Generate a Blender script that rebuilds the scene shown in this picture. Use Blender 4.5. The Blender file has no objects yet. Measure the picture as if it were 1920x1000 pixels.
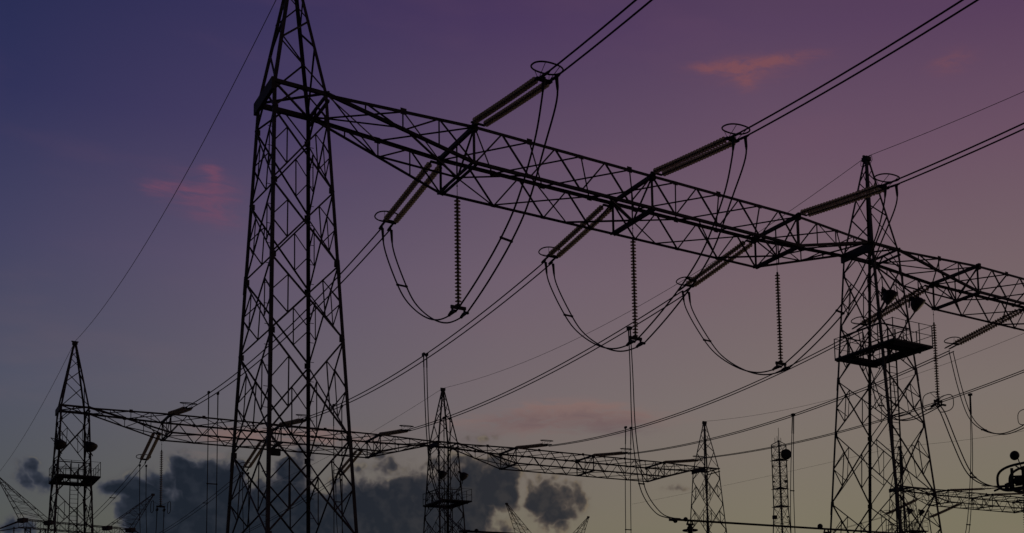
import bpy, math, random
from mathutils import Vector, Matrix

random.seed(7)
C = bpy.context.scene.collection
SC = bpy.context.scene
PI = math.pi

# ------------------------------------------------------------------ camera
cam_d = bpy.data.cameras.new('camera')
cam = bpy.data.objects.new('camera', cam_d)
C.objects.link(cam)
CAMH = 1.7
Rr = Vector((0.7925, -0.6088, -0.03619))
Ru = Vector((-0.03484, -0.10444, 0.99392))
Rf = Vector((0.60887, 0.78642, 0.10398))
m = Matrix((Rr, Ru, -Rf)).transposed().to_4x4()
m.translation = Vector((0, 0, CAMH))
cam.matrix_world = m
cam_d.sensor_fit = 'HORIZONTAL'
cam_d.sensor_width = 36.0
cam_d.lens = 2153.5 / 1920 * 36.0
cam_d.shift_x = (960 - 1413.0) / 1920
cam_d.shift_y = (1035.15 - 500) / 1920
cam_d.clip_start = 0.1
cam_d.clip_end = 6000
SC.camera = cam

SC.view_settings.view_transform = 'Standard'
SC.view_settings.look = 'None'
SC.view_settings.exposure = 0
SC.view_settings.gamma = 1

# ------------------------------------------------------------------ dusk sky
W = bpy.data.worlds.new('World')
SC.world = W
W.use_nodes = True
NT = W.node_tree
NT.nodes.clear()


def lin(c):
    def f(v):
        v = v / 255.0
        return v / 12.92 if v <= 0.04045 else ((v + 0.055) / 1.055) ** 2.4
    return (f(c[0]), f(c[1]), f(c[2]), 1.0)


def nd(t, **kw):
    n = NT.nodes.new(t)
    for k, v in kw.items():
        setattr(n, k, v)
    return n


def lk(a, b):
    NT.links.new(a, b)


def put(sock, v):
    if isinstance(v, (int, float)):
        sock.default_value = v
    elif isinstance(v, tuple):
        sock.default_value = v
    else:
        lk(v, sock)


def mth(op, a, b=0.0, c=0.0, clamp=False):
    n = nd('ShaderNodeMath', operation=op, use_clamp=clamp)
    put(n.inputs[0], a)
    put(n.inputs[1], b)
    put(n.inputs[2], c)
    return n.outputs[0]


def smooth(v, lo, hi, o0=0.0, o1=1.0):
    n = nd('ShaderNodeMapRange', interpolation_type='SMOOTHSTEP')
    put(n.inputs[0], v)
    for i, q in enumerate((lo, hi, o0, o1)):
        n.inputs[i + 1].default_value = q
    return n.outputs[0]


def linmap(v, lo, hi, o0=0.0, o1=1.0):
    n = nd('ShaderNodeMapRange')
    put(n.inputs[0], v)
    for i, q in enumerate((lo, hi, o0, o1)):
        n.inputs[i + 1].default_value = q
    return n.outputs[0]


def mixc(f, a, b, mode='MIX'):
    n = nd('ShaderNodeMix', data_type='RGBA', blend_type=mode)
    put(n.inputs['Factor'], f)
    put(n.inputs[6], a)
    put(n.inputs[7], b)
    return n.outputs[2]


def ramp(v, stops):
    n = nd('ShaderNodeValToRGB')
    put(n.inputs[0], v)
    e = n.color_ramp.elements
    while len(e) > 1:
        e.remove(e[-1])
    e[0].position, e[0].color = stops[0]
    for p, c in stops[1:]:
        s = e.new(p)
        s.color = c
    return n.outputs[0]


tc = nd('ShaderNodeTexCoord')
DIR = tc.outputs['Generated']
sep = nd('ShaderNodeSeparateXYZ')
lk(DIR, sep.inputs[0])
AZ = mth('MULTIPLY', mth('ARCTAN2', sep.outputs[0], sep.outputs[1]), 180 / PI)
EL = mth('MULTIPLY', mth('ARCSINE', sep.outputs[2]), 180 / PI)

# colour of the clear sky: elevation ramps at five azimuths
EKEY = (-3, 7, 13.3, 19.3, 25, 30.5, 45, 90)
SKY = {
    4:  [(84, 88, 84), (84, 87, 83), (79, 82, 99), (68, 67, 97), (48, 50, 88), (37, 42, 80), (26, 26, 52), (12, 12, 26)],
    14: [(100, 97, 84), (100, 100, 86), (100, 95, 104), (93, 82, 105), (70, 61, 96), (54, 49, 88), (32, 26, 52), (12, 12, 26)],
    26: [(118, 110, 90), (117, 111, 95), (116, 105, 107), (110, 94, 108), (93, 76, 99), (74, 56, 92), (38, 28, 52), (12, 12, 26)],
    39: [(126, 119, 92), (124, 117, 99), (123, 112, 108), (117, 99, 106), (105, 82, 101), (87, 65, 94), (40, 29, 52), (12, 12, 26)],
    52: [(128, 121, 92), (122, 116, 96), (123, 112, 106), (116, 98, 103), (106, 81, 99), (88, 63, 92), (42, 30, 52), (12, 12, 26)],
}
eN = linmap(EL, -10, 90)
cols = {}
for a, L in SKY.items():
    cols[a] = ramp(eN, [((e + 10) / 100.0, lin(c)) for e, c in zip(EKEY, L)])
sky = cols[4]
for a0, a1 in ((4, 14), (14, 26), (26, 39), (39, 52)):
    sky = mixc(linmap(AZ, a0, a1), sky, cols[a1])

wob = nd('ShaderNodeTexNoise')
wob.inputs['Scale'].default_value = 45
wob.inputs['Detail'].default_value = 5
wob.inputs['Roughness'].default_value = 0.5
lk(DIR, wob.inputs['Vector'])
# long streaks: squash the elevation axis
mp = nd('ShaderNodeMapping')
mp.inputs['Scale'].default_value = (38, 38, 150)
lk(DIR, mp.inputs['Vector'])
streak = nd('ShaderNodeTexNoise')
streak.inputs['Scale'].default_value = 1.0
streak.inputs['Detail'].default_value = 7
streak.inputs['Roughness'].default_value = 0.62
streak.inputs['Distortion'].default_value = 0.6
lk(mp.outputs[0], streak.inputs['Vector'])


cmb = nd('ShaderNodeCombineXYZ')
lk(AZ, cmb.inputs[0])
lk(EL, cmb.inputs[1])


def blobs(L, grow=1.0):
    """sum of soft ellipses, each (azimuth, elevation, half sizes, weight) in degrees"""
    tot = 0.0
    for a, e, ra, re, w in L:
        v = nd('ShaderNodeVectorMath', operation='MULTIPLY_ADD')
        lk(cmb.outputs[0], v.inputs[0])
        ra, re = ra * grow, re * grow
        v.inputs[1].default_value = (1 / ra, 1 / re, 0)
        v.inputs[2].default_value = (-a / ra, -e / re, 0)
        d = nd('ShaderNodeVectorMath', operation='DOT_PRODUCT')
        lk(v.outputs[0], d.inputs[0])
        lk(v.outputs[0], d.inputs[1])
        tot = mth('MULTIPLY_ADD', mth('POWER', 0.449, d.outputs['Value']), w, tot)
    return tot


DARK = [(16.01, 8.17, 8.04, 1.11, 0.30), (12.84, 7.50, 3.41, 0.92, 0.75), (19.81, 7.59, 3.47, 0.86, 0.80), (11.08, 9.96, 0.37, 0.47, 1.00), (11.93, 9.57, 0.57, 0.62, 1.00), (13.20, 9.20, 0.58, 1.16, 1.00), (11.73, 8.20, 1.28, 1.31, 1.10), (13.28, 7.88, 0.67, 0.97, 1.00), (9.42, 8.43, 0.55, 0.98, 0.85), (9.92, 7.90, 0.53, 0.94, 0.90), (8.54, 9.02, 0.87, 0.23, 0.80), (16.02, 11.08, 0.37, 0.49, 0.80), (16.93, 11.24, 0.38, 0.22, 0.60), (15.72, 9.94, 0.75, 0.49, 0.75), (15.54, 8.29, 0.98, 1.23, 1.10), (14.18, 7.65, 0.68, 0.73, 0.80), (16.71, 7.94, 0.71, 0.79, 0.80), (17.96, 8.33, 0.57, 1.05, 1.00), (19.21, 8.59, 0.73, 1.26, 1.10), (20.92, 8.48, 0.94, 1.27, 1.10), (22.28, 8.62, 1.00, 1.41, 1.00), (24.44, 9.65, 1.15, 1.16, 1.10), (25.47, 9.65, 0.67, 0.78, 0.90), (24.04, 8.10, 0.89, 1.03, 0.80), (25.84, 8.95, 0.46, 0.26, 0.50), (25.51, 7.24, 0.36, 0.21, 0.60), (27.65, 8.73, 0.89, 0.99, 1.00), (28.03, 7.94, 0.52, 0.47, 0.60), (28.97, 9.03, 0.53, 0.45, 0.65), (26.66, 8.48, 0.31, 0.13, 0.50), (19.89, 10.70, 0.42, 0.28, 0.55), (23.62, 11.78, 0.41, 0.20, 0.45), (25.06, 11.85, 0.36, 0.21, 0.40), (5.00, 9.34, 0.42, 0.54, 0.80), (5.83, 9.05, 0.39, 0.45, 0.75), (5.33, 9.92, 0.27, 0.18, 0.35), (4.63, 7.15, 0.86, 0.36, 0.80), (33.65, 9.34, 0.43, 0.19, 0.60), (34.16, 9.20, 0.48, 0.11, 0.40)]
GREY = [(29.05, 12.76, 3.20, 0.78, 0.70), (25.90, 12.63, 1.83, 0.57, 0.50), (31.70, 12.22, 2.42, 0.65, 0.50), (23.82, 11.58, 1.80, 0.77, 0.60), (35.11, 9.51, 1.88, 0.32, 0.30), (10.83, 10.66, 1.31, 0.59, 0.50)]
PINK = [(38.03, 28.91, 1.68, 0.23, 0.80), (39.72, 29.07, 1.12, 0.22, 0.80), (36.35, 28.88, 0.84, 0.27, 0.60), (38.28, 28.26, 0.56, 0.50, 0.60), (41.69, 29.24, 1.25, 0.22, 0.40), (38.30, 28.72, 3.35, 0.72, 0.40), (49.22, 28.36, 1.07, 0.49, 0.50), (48.25, 28.06, 0.81, 0.40, 0.35), (12.09, 23.00, 0.45, 0.26, 0.70), (12.28, 22.69, 0.23, 0.40, 0.60), (10.65, 22.09, 1.11, 0.20, 0.75), (9.67, 21.84, 0.48, 0.22, 0.50), (12.10, 22.22, 1.37, 0.62, 0.50), (12.46, 20.99, 1.14, 0.45, 0.45), (11.55, 21.59, 1.35, 0.53, 0.30), (11.09, 22.30, 2.49, 0.99, 0.22), (15.99, 11.67, 4.08, 0.39, 1.00), (13.92, 11.43, 2.07, 0.29, 0.50), (27.20, 12.89, 2.11, 0.41, 0.80), (29.58, 13.10, 2.40, 0.52, 0.80), (28.53, 13.41, 2.66, 0.31, 0.50), (31.97, 12.66, 2.42, 0.37, 0.55), (25.89, 12.37, 2.09, 0.46, 0.50), (29.04, 12.37, 3.73, 0.62, 0.40), (12.03, 10.67, 1.11, 0.24, 0.50), (23.33, 12.59, 1.54, 0.36, 0.35)]

GAP = [(26.36, 9.00, 0.23, 0.88, 0.70), (10.71, 8.64, 0.30, 0.33, 0.60), (17.03, 9.18, 0.43, 0.45, 0.70), (13.85, 9.35, 0.50, 0.73, 0.50), (15.85, 7.73, 0.23, 0.25, 0.50), (17.32, 7.60, 0.33, 0.17, 0.50), (18.94, 7.53, 0.17, 0.20, 0.50), (25.19, 8.10, 0.56, 0.47, 0.50), (20.01, 9.44, 0.12, 0.35, 0.40)]
veil = nd('ShaderNodeTexNoise')
veil.inputs['Scale'].default_value = 1.0
veil.inputs['Detail'].default_value = 4
mp2 = nd('ShaderNodeMapping')
mp2.inputs['Scale'].default_value = (7, 7, 26)
lk(DIR, mp2.inputs['Vector'])
lk(mp2.outputs[0], veil.inputs['Vector'])
sky = mixc(mth('MULTIPLY', smooth(veil.outputs[0], 0.50, 0.75), 0.09), sky, mixc(linmap(EL, 10, 22), lin((138, 114, 106)), lin((118, 82, 100))))
pink = smooth(mth('MULTIPLY', blobs(PINK), mth('MULTIPLY', mth('SUBTRACT', streak.outputs[0], 0.24), 2.4)), 0.0, 0.95)
sky = mixc(mth('MULTIPLY', pink, 0.60), sky, mixc(linmap(EL, 14, 20), lin((138, 107, 100)), mixc(linmap(AZ, 12, 38), lin((122, 74, 96)), lin((136, 82, 82)))))
grey = smooth(mth('MULTIPLY', blobs(GREY), mth('ADD', streak.outputs[0], 0.1)), 0.18, 0.7)
sky = mixc(mth('MULTIPLY', grey, 0.5), sky, lin((90, 78, 86)))
base = mth('SUBTRACT', blobs(DARK, 1.18), blobs(GAP))
def billow(src):
    n = nd('ShaderNodeTexNoise')
    n.inputs['Scale'].default_value = 46
    n.inputs['Detail'].default_value = 3
    n.inputs['Roughness'].default_value = 0.5
    lk(src, n.inputs['Vector'])
    return mth('ABSOLUTE', mth('SUBTRACT', n.outputs[0], 0.5))


# billows catch a little of the glow on the side of the sunset
off = nd('ShaderNodeVectorMath', operation='ADD')
lk(DIR, off.inputs[0])
off.inputs[1].default_value = (0.007, -0.005, 0.004)
bil = billow(DIR)
bil2 = billow(off.outputs[0])
ruff = mth('MULTIPLY', mth('SUBTRACT', bil, 0.085), 3.8)
ruff = mth('ADD', ruff, mth('MULTIPLY', mth('SUBTRACT', wob.outputs[0], 0.5), 1.0))
dens = mth('ADD', base, mth('MULTIPLY', ruff, smooth(base, 0.03, 0.45)))
alpha = smooth(dens, 0.30, 0.74)
core = smooth(dens, 0.40, 1.12)
bill = linmap(mth('SUBTRACT', bil, bil2), -0.02, 0.12)
body = mixc(core, mixc(linmap(AZ, 10, 26), lin((60, 64, 77)), lin((86, 77, 71))), mixc(linmap(AZ, 16, 29), lin((22, 30, 42)), lin((39, 41, 47))))
body = mixc(mth('MULTIPLY', mth('MULTIPLY', bill, 0.42), linmap(core, 0.3, 1.0, 1.0, 0.45)), body, mixc(linmap(AZ, 10, 27), lin((57, 63, 76)), lin((86, 79, 73))))
sky = mixc(mth('MULTIPLY', smooth(dens, 0.05, 0.6), 0.28), sky, mixc(linmap(AZ, 12, 26), lin((78, 76, 82)), lin((98, 86, 78))))
rim = mth('MULTIPLY', smooth(dens, 0.30, 0.46), smooth(dens, 0.5, 0.78, 1.0, 0.0))
body = mixc(mth('MULTIPLY', rim, mth('MULTIPLY', bill, 0.75)), body, mixc(linmap(AZ, 8, 27), lin((112, 108, 98)), lin((128, 114, 92))))
sky = mixc(mth('MULTIPLY', alpha, 0.95), sky, body)
# the sky is brightest over the sunset and dims behind the viewer
away = mth('COSINE', mth('MULTIPLY', mth('SUBTRACT', AZ, 45.0), PI / 180))
sky = mixc(1.0, sky, linmap(away, 0.3, -0.6, 1.0, 0.22), 'MULTIPLY')
bg = nd('ShaderNodeBackground')
lk(sky, bg.inputs[0])
bg.inputs[1].default_value = 1.0
out = nd('ShaderNodeOutputWorld')
lk(bg.outputs[0], out.inputs[0])

# ------------------------------------------------------------------ last sun, at the horizon beyond the right edge
sun_d = bpy.data.lights.new('sun', 'SUN')
sun_d.energy = 0.05
sun_d.angle = math.radians(0.5)
sun_d.color = (1.0, 0.72, 0.5)
sun = bpy.data.objects.new('sun', sun_d)
C.objects.link(sun)
sa, se = math.radians(62), math.radians(2.0)
sdir = Vector((math.sin(sa) * math.cos(se), math.cos(sa) * math.cos(se), math.sin(se)))
sun.rotation_euler = sdir.to_track_quat('Z', 'Y').to_euler()
sun.location = (60, 30, 60)


# ------------------------------------------------------------------ materials
def mat(name, col, rough=0.6, metal=0.0, var=0.35, scale=3.0, transl=None, bump=0.0):
    mt = bpy.data.materials.new(name)
    mt.use_nodes = True
    t = mt.node_tree
    b = t.nodes['Principled BSDF']
    b.inputs['Roughness'].default_value = rough
    b.inputs['Metallic'].default_value = metal
    tx = t.nodes.new('ShaderNodeTexCoord')
    n = t.nodes.new('ShaderNodeTexNoise')
    n.inputs['Scale'].default_value = scale
    n.inputs['Detail'].default_value = 5
    t.links.new(tx.outputs['Object'], n.inputs['Vector'])
    r = t.nodes.new('ShaderNodeValToRGB')
    r.color_ramp.elements[0].position = 0.3
    r.color_ramp.elements[1].position = 0.72
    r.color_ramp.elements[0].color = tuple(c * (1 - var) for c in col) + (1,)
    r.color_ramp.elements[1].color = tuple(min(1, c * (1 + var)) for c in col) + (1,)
    t.links.new(n.outputs[0], r.inputs[0])
    t.links.new(r.outputs[0], b.inputs['Base Color'])
    if bump:
        bp = t.nodes.new('ShaderNodeBump')
        bp.inputs['Strength'].default_value = bump
        t.links.new(n.outputs[0], bp.inputs['Height'])
        t.links.new(bp.outputs[0], b.inputs['Normal'])
    if transl:
        tr = t.nodes.new('ShaderNodeBsdfTranslucent')
        tr.inputs[0].default_value = transl + (1,)
        mx = t.nodes.new('ShaderNodeMixShader')
        mx.inputs[0].default_value = 0.6
        tp = t.nodes.new('ShaderNodeBsdfTransparent')
        tp.inputs[0].default_value = (0.72, 0.64, 0.48, 1)
        m2 = t.nodes.new('ShaderNodeMixShader')
        m2.inputs[0].default_value = 0.22
        o = t.nodes['Material Output']
        t.links.new(b.outputs[0], mx.inputs[1])
        t.links.new(tr.outputs[0], mx.inputs[2])
        t.links.new(mx.outputs[0], m2.inputs[1])
        t.links.new(tp.outputs[0], m2.inputs[2])
        t.links.new(m2.outputs[0], o.inputs[0])
    return mt


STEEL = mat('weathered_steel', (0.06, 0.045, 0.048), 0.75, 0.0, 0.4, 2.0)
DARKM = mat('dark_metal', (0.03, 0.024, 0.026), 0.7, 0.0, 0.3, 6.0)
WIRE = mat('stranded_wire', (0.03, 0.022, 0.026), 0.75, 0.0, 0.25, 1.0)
GLASSI = mat('insulator_glass', (0.36, 0.32, 0.24), 0.2, 0.0, 0.3, 8.0, (0.92, 0.85, 0.66))
CAPM = mat('iron_cap', (0.03, 0.024, 0.022), 0.7, 0.0, 0.3, 6.0)
PORC = mat('brown_porcelain', (0.05, 0.03, 0.022), 0.35, 0.0, 0.3, 5.0)
LAMPG = mat('lamp_glass', (0.06, 0.045, 0.045), 0.5, 0.0, 0.2, 4.0)
DISH = mat('dish_paint', (0.05, 0.05, 0.055), 0.6, 0.0, 0.2, 2.0)
GROUND = mat('gravel_ground', (0.12, 0.11, 0.09), 0.95, 0.0, 0.45, 0.6, bump=0.4)


# ------------------------------------------------------------------ mesh helpers
class MB:
    def __init__(self):
        self.v = []
        self.f = []

    def poly(self, prof0, prof1, cap=True):
        n = len(prof0)
        o = len(self.v)
        self.v += [tuple(p) for p in prof0] + [tuple(p) for p in prof1]
        for i in range(n):
            j = (i + 1) % n
            self.f.append((o + i, o + j, o + n + j, o + n + i))
        if cap:
            self.f.append(tuple(o + i for i in reversed(range(n))))
            self.f.append(tuple(o + n + i for i in range(n)))

    def frame(self, a, b, up=None):
        d = (b - a).normalized()
        u = Vector(up) if up is not None else Vector((0, 0, 1))
        if abs(d.dot(u)) > 0.98:
            u = Vector((1, 0, 0)) if abs(d.x) < 0.9 else Vector((0, 1, 0))
        x = d.cross(u).normalized()
        y = x.cross(d).normalized()
        return d, x, y

    def bar(self, a, b, w, h=None, up=None):
        a, b = Vector(a), Vector(b)
        if (b - a).length < 1e-5:
            return
        h = w if h is None else h
        d, x, y = self.frame(a, b, up)
        c = [(-w / 2, -h / 2), (w / 2, -h / 2), (w / 2, h / 2), (-w / 2, h / 2)]
        self.poly([a + x * p + y * q for p, q in c], [b + x * p + y * q for p, q in c])

    def angle(self, a, b, s, t, d1, d2):
        """L section: corner line a-b, flanges of width s along d1 and d2."""
        a, b, d1, d2 = Vector(a), Vector(b), Vector(d1), Vector(d2)
        c = [(0, 0), (s, 0), (s, t), (t, t), (t, s), (0, s)]
        self.poly([a + d1 * p + d2 * q for p, q in c], [b + d1 * p + d2 * q for p, q in c])

    def lbar(self, a, b, w, n):
        """bracing angle lying in a face with normal n"""
        a, b, n = Vector(a), Vector(b), Vector(n)
        d = (b - a).normalized()
        s = d.cross(n).normalized()
        self.angle(a - s * w / 2, b - s * w / 2, w, 0.012, s, n)

    def tube(self, pts, r, n=6, closed=False):
        pts = [Vector(p) for p in pts]
        rs = r if isinstance(r, (list, tuple)) else [r] * len(pts)
        o = len(self.v)
        N = len(pts)
        px = None
        for i, p in enumerate(pts):
            if closed:
                d = (pts[(i + 1) % N] - pts[i - 1]).normalized()
            else:
                d = (pts[min(i + 1, N - 1)] - pts[max(i - 1, 0)]).normalized()
            if px is None:
                u = Vector((0, 0, 1)) if abs(d.z) < 0.95 else Vector((1, 0, 0))
                px = d.cross(u).normalized()
            x = (px - d * px.dot(d)).normalized()
            px = x
            y = d.cross(x)
            for k in range(n):
                t = 2 * PI * k / n
                self.v.append(tuple(p + (x * math.cos(t) + y * math.sin(t)) * rs[i]))
        for i in range(N if closed else N - 1):
            i2 = (i + 1) % N
            for k in range(n):
                k2 = (k + 1) % n
                self.f.append((o + i * n + k, o + i * n + k2, o + i2 * n + k2, o + i2 * n + k))
        if not closed:
            self.f.append(tuple(o + k for k in reversed(range(n))))
            self.f.append(tuple(o + (N - 1) * n + k for k in range(n)))

    def lathe(self, c, axis, prof, n=12):
        """prof: (distance along axis, radius)"""
        c, ax = Vector(c), Vector(axis).normalized()
        u = Vector((0, 0, 1)) if abs(ax.z) < 0.95 else Vector((1, 0, 0))
        x = ax.cross(u).normalized()
        y = ax.cross(x)
        o = len(self.v)
        for h, r in prof:
            for k in range(n):
                t = 2 * PI * k / n
                self.v.append(tuple(c + ax * h + (x * math.cos(t) + y * math.sin(t)) * max(r, 1e-4)))
        for i in range(len(prof) - 1):
            for k in range(n):
                k2 = (k + 1) % n
                self.f.append((o + i * n + k, o + i * n + k2, o + (i + 1) * n + k2, o + (i + 1) * n + k))
        self.f.append(tuple(o + k for k in reversed(range(n))))
        e = o + (len(prof) - 1) * n
        self.f.append(tuple(e + k for k in range(n)))

    def box(self, lo, hi):
        a, b = lo, hi
        self.poly([(a[0], a[1], a[2]), (b[0], a[1], a[2]), (b[0], b[1], a[2]), (a[0], b[1], a[2])],
                  [(a[0], a[1], b[2]), (b[0], a[1], b[2]), (b[0], b[1], b[2]), (a[0], b[1], b[2])])

    def ball(self, c, r, n=14):
        self.lathe(c, (0, 0, 1), [(-r * math.cos(PI * i / 10), r * math.sin(PI * i / 10)) for i in range(11)], n)

    def build(self, name, material, parent=None, smooth=False):
        me = bpy.data.meshes.new(name)
        me.from_pydata(self.v, [], self.f)
        me.materials.append(material)
        if getattr(self, 'glass', None):
            me.materials.append(CAPM)
            idx = [1] * len(me.polygons)
            for f0, f1 in self.glass:
                for k in range(f0, f1):
                    idx[k] = 0
            me.polygons.foreach_set('material_index', idx)
        if smooth:
            me.polygons.foreach_set('use_smooth', [True] * len(me.polygons))
        me.update()
        o = bpy.data.objects.new(name, me)
        C.objects.link(o)
        if parent is not None:
            o.parent = parent
        return o


def tag(o, label, cat, group=None):
    o['label'] = label
    o['category'] = cat
    if group:
        o['group'] = group
    return o


def thing(name, label, cat, loc=(0, 0, 0), rot=(0, 0, 0), group=None):
    o = bpy.data.objects.new(name, None)
    o.empty_display_size = 0.5
    C.objects.link(o)
    o.location = loc
    o.rotation_euler = rot
    return tag(o, label, cat, group)


def copy_tree(o, parent=None):
    c = o.copy()
    C.objects.link(c)
    c.parent = parent
    for ch in [q for q in o.children]:
        copy_tree(ch, c)
    return c


def dup(o, label, loc, rot=None):
    c = copy_tree(o)
    c.location = loc
    if rot is not None:
        c.rotation_euler = rot
    c['label'] = label
    return c


def H(z):
    return z + CAMH


def catmull(P, n=8):
    P = [Vector(p) for p in P]
    Q = [P[0] * 2 - P[1]] + P + [P[-1] * 2 - P[-2]]
    o = []
    for i in range(1, len(Q) - 2):
        a, b, c, d = Q[i - 1], Q[i], Q[i + 1], Q[i + 2]
        for k in range(n):
            t = k / n
            o.append(0.5 * ((2 * b) + (c - a) * t + (2 * a - 5 * b + 4 * c - d) * t * t + (3 * b - a - 3 * c + d) * t ** 3))
    o.append(P[-1])
    return o


# ------------------------------------------------------------------ layout numbers (metres; x along the beams, y away, z up)
U0, SP = 12.028, 30.0
V1, V2 = 43.041, 101.005
ZT = H(22.1735)          # top chord of the beams
HP = 5.3485              # peak above it
PA = 6.5627              # tower axis to first phase
BW, BD = 1.7856, 1.5446  # half width, depth of the beams
TT, TW = 0.9707, 1.1274  # tower half sizes at beam level
KU, KV = 0.0341, 0.1012  # taper
PH = [U0 + b * SP + o for b in range(5) for o in (PA, SP / 2, SP - PA)]

# ------------------------------------------------------------------ ground
g = MB()
N = 40
for i in range(N + 1):
    for j in range(N + 1):
        x = -1500 + 3000 * i / N
        y = -1500 + 3000 * j / N
        g.v.append((x, y, 0.0))
for i in range(N):
    for j in range(N):
        a = i * (N + 1) + j
        g.f.append((a, a + N + 1, a + N + 2, a + 1))
go = g.build('ground', GROUND)
go['kind'] = 'structure'


# ------------------------------------------------------------------ lattice gantry tower
def half(z):
    return TT + KU * (ZT - z), TW + KV * (ZT - z)


def corner(sx, sy, z):
    a, b = half(z)
    return Vector((sx * a, sy * b, z))


NODES = [ZT] + [H(z) for z in (21.12, 18.25, 15.37, 12.5, 8.8, 5.2, 1.6)] + [1.0, 0.15]
FACES = [((-1, -1), (1, -1), (0, 1, 0)), ((1, -1), (1, 1), (-1, 0, 0)), ((1, 1), (-1, 1), (0, -1, 0)), ((-1, 1), (-1, -1), (1, 0, 0))]


def lerp(a, b, t):
    return a + (b - a) * t


def make_tower(label, x, y, group):
    t = thing('gantry_tower', label, 'lattice tower', (x, y, 0), (0, 0, 0), group)
    # legs: big angle sections, corner outside, flanges along the faces
    for sx in (-1, 1):
        for sy in (-1, 1):
            b = MB()
            b.angle(corner(sx, sy, 0), corner(sx, sy, ZT + 0.12), 0.118, 0.018, (-sx, 0, 0), (0, -sy, 0))
            # splice plates where leg sections meet
            for zz in (NODES[3] - 0.5, NODES[5] - 0.6, NODES[7] - 0.4):
                p, q = corner(sx, sy, zz), corner(sx, sy, zz + 0.7)
                off = Vector((sx * 0.012, sy * 0.012, 0))
                b.angle(p + off, q + off, 0.125, 0.011, (-sx, 0, 0), (0, -sy, 0))
            # gussets at the panel points
            for zz in NODES[1:-1]:
                c = corner(sx, sy, zz)
                i = 0.02
                b.box((min(c.x - sx * i, c.x - sx * 0.19), c.y - sy * i - 0.006, zz - 0.11), (max(c.x - sx * i, c.x - sx * 0.19), c.y - sy * i + 0.006, zz + 0.11))
                b.box((c.x - sx * i - 0.006, min(c.y - sy * i, c.y - sy * 0.19), zz - 0.11), (c.x - sx * i + 0.006, max(c.y - sy * i, c.y - sy * 0.19), zz + 0.11))
            if (sx, sy) in ((-1, -1), (1, 1)):
                zz = 2.6
                k = 0
                while zz < ZT - 0.6:
                    c = corner(sx, sy, zz)
                    if k % 2:
                        b.bar(c, c + Vector((sx * 0.17, 0, 0)), 0.02)
                    else:
                        b.bar(c, c + Vector((0, sy * 0.17, 0)), 0.02)
                    k += 1
                    zz += 0.38
            # footing
            c = corner(sx, sy, 0)
            b.box((c.x - 0.45, c.y - 0.45, 0), (c.x + 0.45, c.y + 0.45, 0.25))
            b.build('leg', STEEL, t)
    for (ca, cb, n) in FACES:
        b = MB()
        nn = Vector(n)
        # inverted V under the beam
        mid = (corner(*ca, ZT) + corner(*cb, ZT)) / 2
        for c_ in (ca, cb):
            b.lbar(corner(*c_, NODES[1]) + nn * 0.02, mid + nn * 0.02, 0.06, nn)
        for i in range(1, len(NODES) - 2):
            z0, z1 = NODES[i], NODES[i + 1]
            A0, A1 = corner(*ca, z0), corner(*ca, z1)
            B0, B1 = corner(*cb, z0), corner(*cb, z1)
            for off, (p, q) in ((0.02, (A0, B1)), (0.034, (B0, A1))):
                b.lbar(p + nn * off, q + nn * off, 0.058, nn)
            # crossing point
            wa = (A0 - B0).length
            wb = (A1 - B1).length
            X = lerp(A0, B1, wa / (wa + wb))
            for (L0, L1) in ((A0, A1), (B0, B1)):
                M1, M2, Nn = lerp(L0, X, 0.5), lerp(L1, X, 0.5), lerp(L0, L1, 0.5)
                b.lbar(Nn + nn * 0.05, M1 + nn * 0.05, 0.04, nn)
                b.lbar(Nn + nn * 0.05, M2 + nn * 0.05, 0.04, nn)
                b.lbar(M1 + nn * 0.05, M2 + nn * 0.05, 0.038, nn)
        if n == (0, 1, 0):
            zz = H(9.05)
            b.lbar(corner(*ca, zz) * 1 + nn * 0.06, corner(*cb, zz) + nn * 0.06, 0.06, nn)
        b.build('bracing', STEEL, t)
    # peak
    pk = MB()
    ap = ZT + HP

    def pc(sx, sy, s):
        a, bq = TT * (1 - s) + 0.09 * s, TW * (1 - s) + 0.09 * s
        return Vector((sx * a, sy * bq, ZT + HP * s))
    for sx in (-1, 1):
        for sy in (-1, 1):
            pk.angle(pc(sx, sy, 0.0), pc(sx, sy, 1.0), 0.12, 0.014, (-sx, 0, 0), (0, -sy, 0))
    S = (0.02, 0.36, 0.57, 0.74, 0.87, 0.96)
    for k, (ca, cb, n) in enumerate(FACES):
        for i in range(len(S) - 1):
            p, q = (cb, ca) if i % 2 == 0 else (ca, cb)
            pk.lbar(pc(*p, S[i]) + Vector(n) * 0.02, pc(*q, S[i + 1]) + Vector(n) * 0.02, 0.06 if i < 2 else 0.045, Vector(n))
    pk.box((-0.17, -0.2, ap - 0.22), (0.17, 0.2, ap + 0.0))
    pk.box((-0.24, -0.05, ap - 0.02), (0.24, 0.05, ap + 0.06))
    for s in (-1, 1):
        pk.tube([(0, s * 0.2, ap), (0, s * 0.42, ap - 0.06), (0, s * 0.45, ap - 0.3), (0, s * 0.25, ap - 0.5)], 0.016, 5)
    pk.build('peak', STEEL, t)
    # frame that carries the beam ends
    fr = MB()
    fr.box((-TT - 0.09, -TW - 0.12, ZT - 0.40), (-TT + 0.03, TW + 0.12, ZT + 0.06))
    fr.box((TT - 0.03, -TW - 0.10, ZT - 0.02), (TT + 0.05, TW + 0.10, ZT + 0.09))
    fr.box((TT - 0.03, -TW - 0.10, ZT - 0.34), (TT + 0.05, TW + 0.10, ZT - 0.24))
    fr.box((-TT, -TW - 0.04, ZT - 0.07), (TT, -TW + 0.08, ZT + 0.07))
    fr.box((-TT, TW - 0.09, ZT - 0.10), (TT, TW + 0.05, ZT + 0.09))
    fr.bar((-TT, -TW, ZT - 0.03), (TT, TW, ZT - 0.03), 0.07)
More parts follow.
